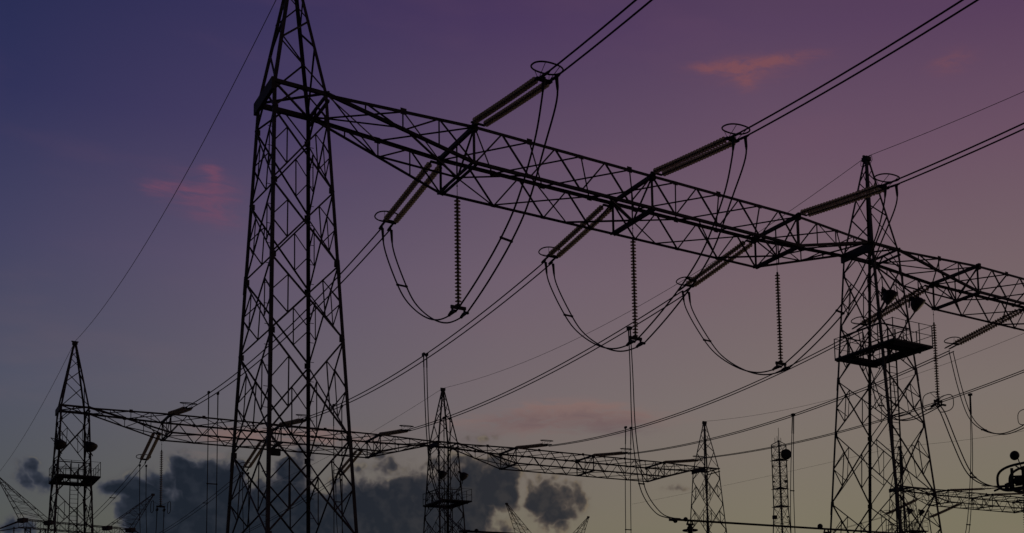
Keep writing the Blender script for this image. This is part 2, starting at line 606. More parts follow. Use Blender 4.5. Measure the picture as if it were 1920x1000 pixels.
    fr.bar((-TT, TW, ZT + 0.04), (TT, -TW, ZT + 0.04), 0.07)
    fr.build('beam_seat', STEEL, t)
    return t


ZP = H(16.6)


def add_platform(t):
    a, b = half(ZP)
    x0, x1 = -a - 0.12, a + 0.42
    y0, y1 = -b - 0.95, b + 0.12
    d = MB()
    for yy in (y0, y1):
        d.box((x0, yy - 0.04, ZP - 0.11), (x1, yy + 0.04, ZP))
    for xx in (x0, x1):
        d.box((xx - 0.04, y0, ZP - 0.11), (xx + 0.04, y1, ZP))
    for sy in (-b - 0.06, b - 0.12):
        d.box((x0, sy - 0.05, ZP - 0.18), (x1, sy + 0.05, ZP - 0.01))
    for sx in (-a, a):
        d.box((sx - 0.04, y0, ZP - 0.17), (sx + 0.04, y1, ZP - 0.012))
    # grating strips on a walkway round an open middle
    hx0, hx1, hy0, hy1 = -a + 0.5, a - 0.45, -b + 0.35, b - 0.8
    y = y0 + 0.08
    while y < y1 - 0.06:
        if hy0 < y < hy1:
            d.box((x0, y, ZP - 0.03), (hx0, y + 0.06, ZP + 0.01))
            d.box((hx1, y, ZP - 0.03), (x1, y + 0.06, ZP + 0.01))
        else:
            d.box((x0, y, ZP - 0.03), (x1, y + 0.06, ZP + 0.01))
        y += 0.135
    for xx in (hx0, hx1):
        d.box((xx - 0.04, hy0, ZP - 0.10), (xx + 0.04, hy1 + 0.1, ZP - 0.032))
    for yy in (hy0, hy1 + 0.1):
        d.box((hx0, yy - 0.04, ZP - 0.11), (hx1, yy + 0.04, ZP - 0.033))
    p = d.build('platform', DARKM, t)
    r = MB()
    cs = [(x0, y0), (x1, y0), (x1, y1), (x0, y1)]
    for i in range(4):
        A, B = Vector(cs[i] + (0,)), Vector(cs[(i + 1) % 4] + (0,))
        n = 3 if i % 2 == 0 else 4
        for k in range(n):
            q = lerp(A, B, k / n)
            r.bar((q.x, q.y, ZP), (q.x, q.y, ZP + 1.1), 0.04)
        for hh in (0.55, 1.08):
            r.bar((A.x, A.y, ZP + hh), (B.x, B.y, ZP + hh), 0.025)
    r.build('railing', DARKM, p)
    # ladder up the near face
    l = MB()
    yl = -half(ZP)[1] + 0.5
    for xx in (-0.22, 0.32):
        l.bar((xx, yl, 0.2), (xx, yl, ZP + 1.1), 0.06)
    z = 0.5
    while z < ZP + 1.0:
        l.bar((-0.22, yl, z), (0.32, yl, z), 0.028)
        z += 0.33
    for zz in (H(3.5), H(9.05), H(13.0)):
        yb = -half(zz)[1]
        for xx in (-0.22, 0.32):
            l.bar((xx, yb, zz), (xx, yl, zz), 0.04)
    l.build('ladder', DARKM, t)
    # cross struts under and above the deck
    s = MB()
    for (ca, cb, n) in FACES:
        for zz in (ZP - 0.1, H(17.75)):
            s.lbar(corner(*ca, zz) + Vector(n) * 0.07, corner(*cb, zz) + Vector(n) * 0.07, 0.07, Vector(n))
    s.build('strut', STEEL, t)


GT = 'lattice towers of the two gantries'
tA = make_tower('tallest lattice tower, left of centre, its peak cut off by the top of the picture', U0, V1, GT)
tB = dup(tA, 'big lattice tower at the right with a railed platform and two round floodlights', (U0 + SP, V1, 0))
tT3 = dup(tA, 'small distant lattice tower without a platform, just left of the dish mast', (U0 + 2 * SP, V2, 0))
tT1 = dup(tA, 'small distant lattice tower at the far left with platform and ladder', (U0, V2, 0))
tT2 = dup(tA, 'small distant lattice tower in front of the dark clouds, with a railed platform', (U0 + SP, V2, 0))
tT4 = dup(tA, 'distant lattice tower seen through the legs of the big right tower', (U0 + 3 * SP, V2, 0))
for t_ in (tB,):
    add_platform(t_)
for t_ in (tT1, tT2, tT4):
    for ch in list(tB.children):
        if ch.name.split('.')[0] in ('platform', 'ladder', 'strut'):
            copy_tree(ch, t_)


# ------------------------------------------------------------------ lattice beam
def make_beam(label, x, y, group):
    t = thing('lattice_beam', label, 'lattice beam', (x, y, ZT), (0, 0, 0), group)
    p0, p1, p2 = PA, SP / 2, SP - PA
    dx = (p1 - p0) / 7
    xs = [TT + (p0 - TT) * k / 4 for k in range(4)] + [p0 + dx * k for k in range(15)] + [p2 + (p0 - TT) * k / 4 for k in range(1, 5)]
    i0 = 4            # index of first phase node

    def wd(xx):
        e = min(1.0, max(0.0, min(xx - TT, SP - TT - xx) / (p0 - TT)))
        return TW + (BW - TW) * e, BD * e

    def P(i, s):      # top chord node, s = -1 near, 1 far
        w, d = wd(xs[i])
        return Vector((xs[i], s * w, 0))

    def Q(i, s):
        w, d = wd(xs[i])
        return Vector((xs[i], s * w, -d))
    n = len(xs)
    zx = (0, 0, 1)
    for s in (-1, 1):
        b = MB()
        for i0_, i1_ in ((0, 4), (4, 18), (18, n - 1)):
            b.angle(P(i0_, s) + Vector((0, 0, 0.02)), P(i1_, s) + Vector((0, 0, 0.02)), 0.135, 0.016, (0, -s, 0), (0, 0, -1))
        for i in range(2, n - 2, 2):
            c = P(i, s)
            b.box((c.x - 0.12, c.y - 0.008, -0.16), (c.x + 0.12, c.y + 0.008, 0.10 if i % 4 == 2 else 0.02))
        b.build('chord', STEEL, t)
        b = MB()
        for i0_, i1_ in ((0, 4), (4, 18), (18, n - 1)):
            b.angle(Q(i0_, s) - Vector((0, 0, 0.02)), Q(i1_, s) - Vector((0, 0, 0.02)), 0.125, 0.014, (0, -s, 0), (0, 0, 1))
        for i in range(4, n - 4, 2):
            c = Q(i, s)
            b.box((c.x - 0.10, c.y - 0.008, c.z - 0.03), (c.x + 0.10, c.y + 0.008, c.z + 0.12))
        b.build('chord', STEEL, t)
        # side web
        b = MB()
        nn = Vector((0, -s, 0))
        w1 = 0.065
        for i in range(i0, i0 + 14):
            k = i - i0
            if k % 2 == 0:
                b.lbar(Q(i, s) + nn * 0.03, P(i + 1, s) + nn * 0.03, w1, nn)
            else:
                b.lbar(P(i, s) + nn * 0.03, Q(i + 1, s) + nn * 0.03, w1, nn)
        for i in (i0, i0 + 7, i0 + 14):
            b.lbar(P(i, s) + nn * 0.05, Q(i, s) + nn * 0.05, 0.08, nn)
        for i in range(0, 4):
            a_, c_ = (P(i, s), Q(i + 1, s)) if i % 2 else (Q(i, s), P(i + 1, s))
            b.lbar(a_ + nn * 0.03, c_ + nn * 0.03, 0.055, nn)
            j = n - 1 - i
            a_, c_ = (P(j, s), Q(j - 1, s)) if i % 2 else (Q(j, s), P(j - 1, s))
            b.lbar(a_ + nn * 0.03, c_ + nn * 0.03, 0.055, nn)
        for i in (1, 2, 3):
            b.lbar(P(i, s) + nn * 0.05, Q(i, s) + nn * 0.05, 0.045, nn)
            b.lbar(P(n - 1 - i, s) + nn * 0.05, Q(n - 1 - i, s) + nn * 0.05, 0.045, nn)
        b.build('bracing', STEEL, t)
    # top plane: crossing diagonals, two nodes at a time
    b = MB()
    dn = Vector((0, 0, -1))
    for i in range(0, n - 2, 2):
        b.lbar(P(i, 1) + dn * 0.03, P(i + 2, -1) + dn * 0.03, 0.07, dn)
        b.lbar(P(i, -1) + dn * 0.05, P(i + 2, 1) + dn * 0.05, 0.06, dn)
    b.build('bracing', STEEL, t)
    # bottom plane
    b = MB()
    up = Vector((0, 0, 1))

    def Cc(i):
        return Vector((xs[i], 0, -wd(xs[i])[1]))
    for i in (i0, i0 + 7, i0 + 14):
        for dd in (-2, 2):
            for s in (-1, 1):
                b.lbar(Cc(i) + up * 0.04, Q(i + dd, s) + up * 0.04, 0.07, up)
    for a_, c_ in ((i0 + 2, i0 + 5), (i0 + 9, i0 + 12), (0, 2), (n - 1, n - 3)):
        b.lbar(Q(a_, -1) + up * 0.03, Q(c_, 1) + up * 0.03, 0.065, up)
        b.lbar(Q(a_, 1) + up * 0.05, Q(c_, -1) + up * 0.05, 0.065, up)
    b.build('bracing', STEEL, t)
    for i in (i0, i0 + 7, i0 + 14):
        b = MB()
        a_, c_ = P(i, -1), P(i, 1)
        b.box((a_.x - 0.07, a_.y - 0.14, -0.09), (a_.x + 0.07, c_.y + 0.14, 0.075))
        q = Q(i, -1)
        for ox in (-0.10, 0.10):
            b.box((a_.x + ox - 0.035, q.y, q.z - 0.05), (a_.x + ox + 0.035, -q.y, q.z + 0.05))
        b.bar(P(i, -1), Cc(i), 0.06)
        b.bar(P(i, 1), Cc(i), 0.06)
        b.bar((xs[i], 0, -0.1), Cc(i), 0.05)
        for s in (-1, 1):
            b.box((a_.x - 0.09, s * BW - 0.12, -0.22), (a_.x + 0.09, s * BW + 0.12, 0.10))
        b.build('crossbar', STEEL, t)
    return t


GB = 'lattice beams between the towers'
beam = make_beam('big lattice beam between the tallest tower and the right tower', U0, V1, GB)
dup(beam, 'big lattice beam leaving the picture to the right of the platform tower', (U0 + SP, V1, ZT))
dup(beam, 'distant lattice beam seen through the tallest tower, from the far left tower', (U0, V2, ZT))
dup(beam, 'distant lattice beam right of the dark clouds, ending at the tower without platform', (U0 + SP, V2, ZT))
dup(beam, 'distant lattice beam at the bottom right edge, behind the big right tower', (U0 + 3 * SP, V2, ZT))


# ------------------------------------------------------------------ insulator strings
def string_mesh(pts, nd_, rs=0.134, seg=10):
    """cap-and-pin discs along a polyline"""
    b = MB()
    pts = [Vector(p) for p in pts]
    L = [0]
    for i in range(1, len(pts)):
        L.append(L[-1] + (pts[i] - pts[i - 1]).length)

    def at(s):
        for i in range(1, len(pts)):
            if s <= L[i] + 1e-9:
                t = (s - L[i - 1]) / (L[i] - L[i - 1])
                return lerp(pts[i - 1], pts[i], t), (pts[i] - pts[i - 1]).normalized()
        return pts[-1], (pts[-1] - pts[-2]).normalized()
    step = L[-1] / nd_
    for k in range(nd_):
        c, d = at(k * step)
        h = step
        b.lathe(c, d, [(0, 0.028), (0.05 * h, 0.05), (0.42 * h, 0.052), (0.46 * h, 0.045), (0.70 * h, 0.03), (1.0 * h, 0.026)], 6)
        f0 = len(b.f)
        b.lathe(c, d, [(0.40 * h, 0.05), (0.50 * h, rs * 0.8), (0.60 * h, rs), (0.66 * h, rs * 0.985), (0.60 * h, rs * 0.7), (0.56 * h, 0.046)], seg)
        b.glass = getattr(b, 'glass', []) + [(f0, len(b.f))]
    return b


def ring_pts(c, rx, ry, ax, ay, n=28, p=2.0):
    o = []
    for k in range(n):
        t = 2 * PI * k / n
        ct, st = math.cos(t), math.sin(t)
        x = abs(ct) ** (2 / p) * (1 if ct >= 0 else -1)
        y = abs(st) ** (2 / p) * (1 if st >= 0 else -1)
        o.append(Vector(c) + Vector(ax) * rx * x + Vector(ay) * ry * y)
    return o


def tension_set(label, loc, rot, group, link=0.35):
    t = thing('tension_insulator_set', label, 'insulator set', loc, rot, group)
    L0, L1 = link + 0.12, link + 5.45
    b = MB()
    b.bar((0, 0, 0), (0, link - 0.05, 0), 0.05)
    b.box((-0.29, link - 0.09, -0.03), (0.29, link + 0.03, 0.03))
    for s in (-1, 1):
        b.bar((s * 0.23, link, 0), (s * 0.23, L0 + 0.02, 0), 0.04)
    b.build('shackle', DARKM, t)
    for s in (-1, 1):
        pts = []
        for k in range(7):
            q = k / 6
            pts.append((s * 0.23, L0 + (L1 - L0) * q, -0.02 * 4 * q * (1 - q)))
        string_mesh(pts, 26).build('insulator_string', GLASSI, t, True)
    b = MB()
    ye = L1 + 0.10
    b.box((-0.31, ye - 0.06, -0.035), (0.31, ye + 0.16, 0.035))
    for s in (-1, 1):
        b.bar((s * 0.23, L1 - 0.04, 0), (s * 0.23, ye, 0), 0.05)
        b.bar((s * 0.2, ye + 0.1, 0), (s * 0.2, ye + 0.42, 0), 0.07)
        b.lathe((s * 0.2, ye + 0.30, 0), (0, 1, 0), [(0, 0.035), (0.08, 0.055), (0.5, 0.05), (0.62, 0.03)], 8)
    b.build('yoke_plate', DARKM, t)
    b = MB()
    c = Vector((0, ye + 0.30, 0.36))
    b.tube(ring_pts(c, 0.56, 0.50, (1, 0, 0), (0, 1, 0), 30, 2.3), 0.032, 7, True)
    for sx, sy in ((-0.3, -0.42), (0.3, -0.42), (-0.28, 0.43), (0.28, 0.43)):
        b.bar(c + Vector((sx, sy, 0)), (sx * 0.7, ye + 0.05, 0), 0.018)
    b.build('corona_ring', DARKM, t, True)
    return t


TH = 0.122
GN = 'tension insulator sets'
near0 = tension_set('largest double insulator set above the big beam, left of centre, rising to the right', (PH[0], V1 - BW, ZT), (-TH, 0, PI), GN)
dup(near0, 'double insulator set above the big beam, middle one of the three rising to the right', (PH[1], V1 - BW, ZT))
dup(near0, 'double insulator set above the big beam crossing the peak of the right tower', (PH[2], V1 - BW, ZT))
FARL = ['double insulator set below the big beam nearest the tallest tower, sloping down left',
        'double insulator set below the middle of the big beam, sloping down left',
        'double insulator set below the big beam left of the right tower, sloping down left',
        'double insulator set behind the floodlights of the right tower',
        'double insulator set below the beam at the right edge of the picture']
for k in range(5):
    dup(near0, FARL[k], (PH[k], V1 + BW, ZT), (-TH + (0.0 if k < 3 else -0.02), 0, 0))
G2N = ['foreshortened insulator set on the distant beam near the far left tower',
       'foreshortened insulator set on the distant beam, seen inside the tallest tower',
       'foreshortened insulator set on the distant beam just right of the tallest tower',
       'foreshortened insulator set on the distant beam, first one right of the cloud tower',
       'foreshortened insulator set on the distant beam, middle one right of the cloud tower',
       'foreshortened insulator set on the distant beam touching the tower without platform']
for k in range(6):
    dup(near0, G2N[k], (PH[k], V2 - BW, ZT), (-TH - 0.01, 0, PI))
dup(near0, 'flat looking insulator set on the bottom right beam, beside the right tower leg', (PH[9], V2 - BW, ZT), (-TH, 0, PI))
dup(near0, 'flat looking insulator set on the bottom right beam, at the right edge', (PH[10], V2 - BW, ZT), (-TH, 0, PI))
far2 = tension_set('steep insulator set under the distant beam near the far left tower', (PH[0], V2 + BW, ZT), (-0.235, 0, 0), GN, 2.15)
dup(far2, 'steep insulator set under the distant beam, seen inside the tallest tower', (PH[1], V2 + BW, ZT))
dup(far2, 'steep insulator set under the distant beam at the right leg of the tallest tower', (PH[2], V2 + BW, ZT))
dup(far2, 'long dark insulator set under the bottom right beam, left one of two', (PH[9], V2 + BW, ZT), (-0.20, 0, 0))
dup(far2, 'long dark insulator set under the bottom right beam, right one of two', (PH[10], V2 + BW, ZT), (-0.20, 0, 0))


def suspension(label, loc, group, rings=False):
    """hangs from the lower crossbar, 4.9 m long"""
    t = thing('suspension_insulator_set', label, 'insulator set', loc, (0, 0, 0), group)
    b = MB()
    b.tube([(0, 0, 0), (0, 0, -0.78)], 0.014, 5)
    b.ball((0, 0, -0.25), 0.035, 8)
    b.box((-0.04, -0.03, -0.84), (0.04, 0.03, -0.72))
    b.build('hanger', DARKM, t)
    string_mesh([(0, 0, -0.8), (0, 0, -5.35)], 30, 0.135, 12).build('insulator_string', GLASSI, t, True)
    b = MB()
    b.box((-0.32, -0.05, -5.47), (0.32, 0.05, -5.34))
    b.box((-0.06, -0.06, -5.40), (0.06, 0.06, -5.25))
    for s in (-1, 1):
        b.bar((s * 0.26, 0, -5.42), (s * 0.26, 0, -5.62), 0.07)
        b.tube([(s * 0.26, -0.33, -5.68), (s * 0.26, -0.1, -5.60), (s * 0.26, 0.1, -5.60), (s * 0.26, 0.33, -5.68)], 0.062, 8)
    b.build('clamp', DARKM, t)
    if rings:
        b = MB()
        for s in (-1, 1):
            b.tube(ring_pts((0, s * 0.55, -5.5), 0.02, 0.5, (0, 1, 0), (0, 0, 1), 4), 0.001, 3, True) if False else None
            b.tube(ring_pts((s * 0.62, 0, -5.45), 0.62, 0.48, (0, 1, 0), (0, 0, 1), 26, 3.0), 0.026, 6, True)
            b.bar((s * 0.62, 0, -4.97), (s * 0.05, 0, -5.3), 0.02)
        b.build('corona_ring', DARKM, t, True)
    return t


GS = 'hanging suspension insulator strings'
ZQ = ZT - BD - 0.05
s0 = suspension('long vertical insulator string nearest the tallest tower', (PH[0], V1, ZQ), GS)
dup(s0, 'long vertical insulator string under the middle of the big beam', (PH[1], V1, ZQ))
dup(s0, 'long vertical insulator string left of the right tower', (PH[2], V1, ZQ))
s3 = suspension('vertical insulator string with rings just right of the platform tower', (PH[3], V1 + BW, ZT - BD - 0.05), GS, True)
dup(s3, 'vertical insulator string with rings cut by the right edge', (PH[4], V1 + BW, ZQ))
dup(s3, 'small vertical insulator string with rings beside the far left tower', (PH[0], V2 + BW, ZQ))


# ------------------------------------------------------------------ wires
def twin(name, label, cat, lines, group, spacers=(), r=0.033, sep=None):
    """lines: two point lists; spacers: indices along the lines that carry a bar"""
    t = thing(name, label, cat, tuple(lines[0][0]), (0, 0, 0), group)
    o = Vector(lines[0][0])
    for L in lines:
        b = MB()
        b.tube([Vector(p) - o for p in L], r, 6)
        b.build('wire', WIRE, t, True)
    for i in spacers:
        b = MB()
        p, q = Vector(lines[0][i]) - o, Vector(lines[1][i]) - o
        b.bar(p, q, 0.07)
        for e in (p, q):
            b.ball(e, 0.065, 8)
        b.build('spacer', DARKM, t)
    return t


def para(x, y0, z0, y1, z1, zm, n=30, off=0.2):
    """parabola through the ends with height zm at the middle; heights over the eye level"""
    Ls = []
    for s in (-off, off):
        L = []
        for k in range(n + 1):
            q = k / n
            zz = z0 + (z1 - z0) * q - 4 * ((z0 + z1) / 2 - zm) * q * (1 - q)
            L.append((x + s, y0 + (y1 - y0) * q, H(zz)))
        Ls.append(L)
    return Ls


GC = 'twin conductors between the gantries'
NL_ = ['twin overhead conductor leaving at the top centre, the leftmost pair',
       'twin overhead conductor running up to the top right corner',
       'twin overhead conductor leaving at the right edge above the right tower']
for k in range(3):
    L = []
    for s in (-0.2, 0.2):
        pts = []
        for i in range(41):
            v = 34.95 - i * 1.25
            z = 20.95 + 0.00265 * (v - 22) ** 2 if v > 4 else 20.95 + 0.00265 * 18 ** 2
            pts.append((PH[k] + s, v, H(z)))
        L.append(pts)
    twin('twin_conductor', NL_[k], 'conductor', L, 'twin conductors passing over the camera')
NF = ['twin conductor from the first low insulator set, behind the tallest tower, to the far left',
      'twin conductor from the middle of the big beam passing behind the tallest tower',
      'twin conductor ending on the distant beam just right of the tallest tower',
      'twin conductor ending on the distant beam just right of the cloud tower',
      'twin conductor passing behind the right tower to the middle of a distant beam',
      'lowest twin conductor crossing the right tower to the tower without platform']
MID = [(21.28, 21.38, 20.42), (21.3, 21.4, 20.28), (21.22, 21.3, 20.35), (20.95, 21.2, 19.82), (20.95, 21.2, 19.92), (20.95, 21.5, 20.2)]
for k in range(6):
    z0, z1, zm = MID[k]
    twin('twin_conductor', NF[k], 'conductor', para(PH[k], V1 + BW + 6.3, z0, V2 - BW - 6.2, z1, zm), GC)
for k, lb in ((9, 'twin conductor leaving low at the right edge, upper pair'), (10, 'twin conductor leaving low at the right edge, lower pair')):
    twin('twin_conductor', lb, 'conductor', para(PH[k], V2 - BW - 6.2, 21.4, V1 + 8, 21.4, 20.6), GC)
for k, lb in ((0, 'twin conductor sloping down left beside the far left tower'), (1, 'twin conductor sloping through the lower left of the tallest tower'), (2, 'twin conductor sloping through the lower right of the tallest tower')):
    twin('twin_conductor', lb, 'conductor', para(PH[k], V2 + BW + 7.9, 20.15, 170, 19.2, 18.9), 'twin conductors beyond the distant gantry', (8, 20), 0.026)
for k, lb in ((9, 'twin conductor below the bottom right beam, left pair'), (10, 'twin conductor below the bottom right beam, right pair')):
    twin('twin_conductor', lb, 'conductor', para(PH[k], V2 + BW + 7.9, 20.3, 170, 19.2, 18.9), 'twin conductors beyond the distant gantry', (), 0.022)

# jumper loops (profiles measured in the plane of each phase: y, height over the eye)
JN = [(34.66, 21.36), (34.78, 20.5), (35.75, 19.2), (37.1, 17.6), (38.55, 16.6), (40.4, 15.75), (42.2, 15.1), (43.05, 14.92)]
JF = [(43.05, 14.92), (44.7, 15.08), (46.45, 15.78), (48.3, 17.0), (49.65, 18.45), (50.85, 20.15), (51.12, 21.2)]
GJ = 'twin jumper loops under the big beam'
JL = ['deep twin jumper loop left of centre, nearest the tallest tower', 'twin jumper loop under the middle of the big beam', 'twin jumper loop left of the right tower, ending above its beam']
for k in range(3):
    L = []
    for s, sh in ((-0.21, 0.0), (0.21, -0.06)):
        pts = [(PH[k] + s * (0.75 if q in (0,) else 1), y + (0.35 if (s < 0 and i < 2) else 0), H(z + (sh if 2 < i < 11 else 0))) for i, (y, z) in enumerate(JN[:-1] + JF) for q in (i,)]
        L.append(catmull(pts, 6))
    tj = twin('jumper_loop', JL[k], 'jumper', L, GJ, (24, 64), 0.034)
    for q in L:
        for seg in (q[:5], q[:-6:-1]):
            b = MB()
            b.tube([Vector(p) - Vector(L[0][0]) for p in seg], [0.075, 0.065, 0.06, 0.055, 0.04], 8)
            b.build('clamp', DARKM, tj, True)
J4 = [(51.0, 20.9), (50.75, 19.6), (50.3, 17.9), (49.5, 15.9), (48.4, 14.85), (47.1, 14.58), (45.9, 14.72), (44.83, 14.92)]
J4d = [(44.83, 14.92), (44.45, 14.3), (43.73, 12.56), (42.97, 10.95), (42.25, 10.15), (41.2, 9.66), (39.9, 9.50)]
L = [catmull([(PH[3] + s, y, H(z)) for y, z in J4], 6) for s in (-0.2, 0.2)]
twin('jumper_loop', 'twin jumper loop showing through the lower half of the right tower', 'jumper', L, GJ, (18,))
L = [catmull([(PH[3] + s, y, H(z)) for y, z in J4d], 6) for s in (-0.2, 0.2)]
twin('jumper_loop', 'twin jumper dropping from the ringed string to the ringed post at right', 'jumper', L, GJ, (22,))
J5 = [(51.2, 20.9), (50.6, 18.3), (49.85, 16.2), (48.75, 15.1), (47.3, 14.55), (45.9, 14.62), (44.83, 14.92)]
L = [catmull([(PH[4] + s, y, H(z)) for y, z in J5], 6) for s in (-0.2, 0.2)]
twin('jumper_loop', 'twin jumper loop hanging at the right edge below the beam', 'jumper', L, GJ, (18,))

# droppers
GD = 'twin droppers hanging from the conductors'


def dropper(label, x, prof, spac, off=0.17, top=None):
    L = [catmull([(x + (s if top is None else lerp(math.copysign(top, s), s, min(1, i / (len(prof) - 2)))), y, H(z)) for i, (y, z) in enumerate(prof)], 6) for s in (-off, off)]
    t = twin('dropper', label, 'dropper', L, GD, spac, 0.03)
    o = Vector(L[0][0])
    for s in (0, 1):
        b = MB()
        p = Vector(L[s][0]) - o
        b.box((p.x - 0.06, p.y - 0.14, p.z - 0.10), (p.x + 0.06, p.y + 0.14, p.z + 0.07))
        b.bar(p, Vector(L[s][2]) - o, 0.06)
        b.build('clamp', DARKM, t)


dropper('twin dropper falling left of the cloud tower from the second conductor', PH[1], [(67.72, 20.5), (67.6, 17.9), (67.3, 15.0), (66.59, 12.37), (64.36, 9.9), (62.1, 8.67)], (24,), 0.06, 0.1)
dropper('long twin dropper curving down to the tube bus, under the middle string', PH[2], [(57.14, 20.72), (57.03, 17.9), (56.95, 14.7), (56.58, 12.4), (55.97, 10.6), (54.5, 9.2), (52.95, 8.66)], (22,), 0.2, 0.06)
dropper('straight twin dropper right of the far left tower', PH[0], [(85.08, 20.8), (85.1, 16), (85.15, 11), (85.2, 6)], (8,), 0.3)
dropper('straight twin dropper inside the right edge of the tallest tower', PH[1], [(84.6, 20.75), (84.5, 16), (84.45, 11), (84.4, 6)], (9, 14), 0.3)
dropper('straight twin dropper across the peak of the cloud tower', PH[2], [(84.5, 20.7), (84.5, 16), (84.5, 11), (84.5, 6)], (9,), 0.25)
dropper('straight twin dropper crossing the distant right beam, beside the long dropper', PH[3], [(78.85, 20.2), (79.1, 16), (79.25, 11), (79.3, 6)], (11,), 0.25)
dropper('twin dropper between the dish mast and the right tower', PH[4], [(67.95, 20.0), (68.35, 15.5), (68.54, 11), (68.4, 6)], (8,), 0.2, 0.06)
dropper('twin dropper right of the ringed string, falling behind the jumper', PH[5], [(57.11, 20.28), (57.28, 15.8), (57.82, 11.4), (58.5, 9.0), (60, 6.5)], (8, 14), 0.2, 0.04)
for k, lb in ((0, 'twin dropper below the steep insulator set near the far left tower'), (1, 'twin dropper below the steep insulator set inside the tallest tower'), (2, 'twin dropper at the right leg of the tallest tower, low down')):
    dropper(lb, PH[k], [(V2 + BW + 8.0, 19.9), (V2 + BW + 7.7, 16), (V2 + BW + 6.8, 12), (V2 + BW + 6.4, 6)], (10,), 0.25)
dropper('twin dropper below the small ringed string beside the far left tower', PH[0], [(V2 + BW, 14.9), (V2 + BW + 0.3, 13), (V2 + BW + 1.6, 9.5), (V2 + BW + 3, 5)], (), 0.26)


# earth wires
def earth(label, x, prof):
    b = MB()
    o = Vector((x, prof[0][0], H(prof[0][1])))
    b.tube([Vector((x, y, H(z))) - o for y, z in prof], 0.015, 5)
    ob = b.build('earth_wire', WIRE, None, True)
    ob.location = o
    tag(ob, label, 'earth wire', 'thin earth wires between the tower peaks')


def sagp(y0, z0, y1, z1, zm, n=24):
    return [(y0 + (y1 - y0) * k / n, z0 + (z1 - z0) * k / n - 4 * ((z0 + z1) / 2 - zm) * (k / n) * (1 - k / n)) for k in range(n + 1)]


ZK = 27.56
earth('thin earth wire from the tallest tower down to the far left tower', U0, sagp(V1, ZK, V2, ZK, 26.05))
earth('thin earth wire from the right tower peak down to the cloud tower', U0 + SP, sagp(V1, ZK, V2, ZK, 25.7))
earth('thin earth wire rising right from the right tower peak', U0 + SP, sagp(V1, ZK, -15, ZK, 25.9))
earth('thin earth wire rising right from the tower without platform', U0 + 2 * SP, sagp(V2, ZK, V1, ZK, 25.4))
earth('thin earth wire beyond the right tower, low at the right edge', U0 + 3 * SP, sagp(V2, ZK, V1, ZK, 25.6))
earth('thin earth wire at the left edge below the far left tower peak', U0, sagp(V2, ZK, 165, ZK, 26.8))
earth('thin earth wire left of the cloud tower peak', U0 + SP, sagp(V2, ZK, 165, ZK, 26.9))
earth('faint earth wire behind the dish mast', U0 + 3 * SP, sagp(V2, ZK, 165, ZK + 1.5, 28.1))


# ------------------------------------------------------------------ floodlights
def floodlight(label, loc, group, toward):
    t = thing('floodlight', label, 'floodlight', loc, (0, 0, 0), group)
    ax = Vector((0.50, -0.46, -0.73)).normalized()
    b = MB()
    b.lathe((0, 0, 0), ax, [(-0.34, 0.10), (-0.33, 0.17), (-0.22, 0.30), (-0.05, 0.385), (0.10, 0.40), (0.12, 0.43), (0.19, 0.43), (0.19, 0.39)], 20)
    b.lathe(-ax * 0.34, -ax, [(0, 0.11), (0.16, 0.10), (0.2, 0.05)], 12)
    b.build('housing', DARKM, t)
    b = MB()
    b.lathe(ax * 0.185, ax, [(0, 0.38), (0.02, 0.36), (0.05, 0.2), (0.055, 0.01)], 20)
    b.build('glass', LAMPG, t, True)
    b = MB()
    x = ax.cross(Vector((0, 0, 1))).normalized()
    q = -ax * 0.56
    b.tube([x * 0.44, x * 0.44 + q, -x * 0.44 + q, -x * 0.44], 0.028, 6)
    b.bar(q, Vector((toward[0], toward[1], 0.1)), 0.08)
    b.bar(q * 0.2 - Vector((0, 0, 0.4)), Vector((toward[0], toward[1], -0.55)), 0.06)
    b.build('bracket', DARKM, t)
    return t


GF = 'round floodlights on the tower brackets'
ZF = H(18.9)
wv = half(ZF)[1]
fl = floodlight('round floodlight at the inner leg of the right tower, upper left of its pair', (U0 + SP - 1.05, V1 - wv - 0.85, ZF), GF, (0.25, 0.85))
dup(fl, 'round floodlight at the outer leg of the right tower, below the beam', (U0 + SP + 0.95, V1 - wv - 0.85, ZF - 0.05))
for x, y, a, b_ in ((U0, V2, 'left floodlight on the far left tower', 'right floodlight on the far left tower'),
                    (U0 + SP, V2, 'left floodlight on the cloud tower', 'right floodlight on the cloud tower'),
                    (U0 + 3 * SP, V2, 'left floodlight of the pair seen through the right tower', 'right floodlight of the pair seen through the right tower')):
    dup(fl, a, (x - 1.1, y - wv - 0.85, ZF))
    dup(fl, b_, (x + 0.95, y - wv - 0.85, ZF))

# junction box under the distant beam
t = thing('junction_box', 'small dark box hung under the distant beam inside the tallest tower', 'box', (26.75, V2 - 0.75, H(20.2)))
b = MB()
b.box((-0.46, -0.2, -0.5), (0.46, 0.2, 0.02))
b.box((-0.5, -0.24, 0.02), (0.5, 0.24, 0.06))
b.build('case', DARKM, t)
b = MB()
for s in (-0.35, 0.35):
    b.bar((s, 0, 0.05), (s, 0.0, 0.5), 0.05)
b.build('hanger', DARKM, t)


# ------------------------------------------------------------------ tube bus, posts
def shed_column(b, z0, z1, r, rs, n, seg=16):
    st = (z1 - z0) / n
    for k in range(n):
        z = z0 + k * st
        b.lathe((0, 0, z), (0, 0, 1), [(0, r), (0.45 * st, r), (0.5 * st, rs), (0.62 * st, rs), (0.98 * st, r), (st, r)], seg)


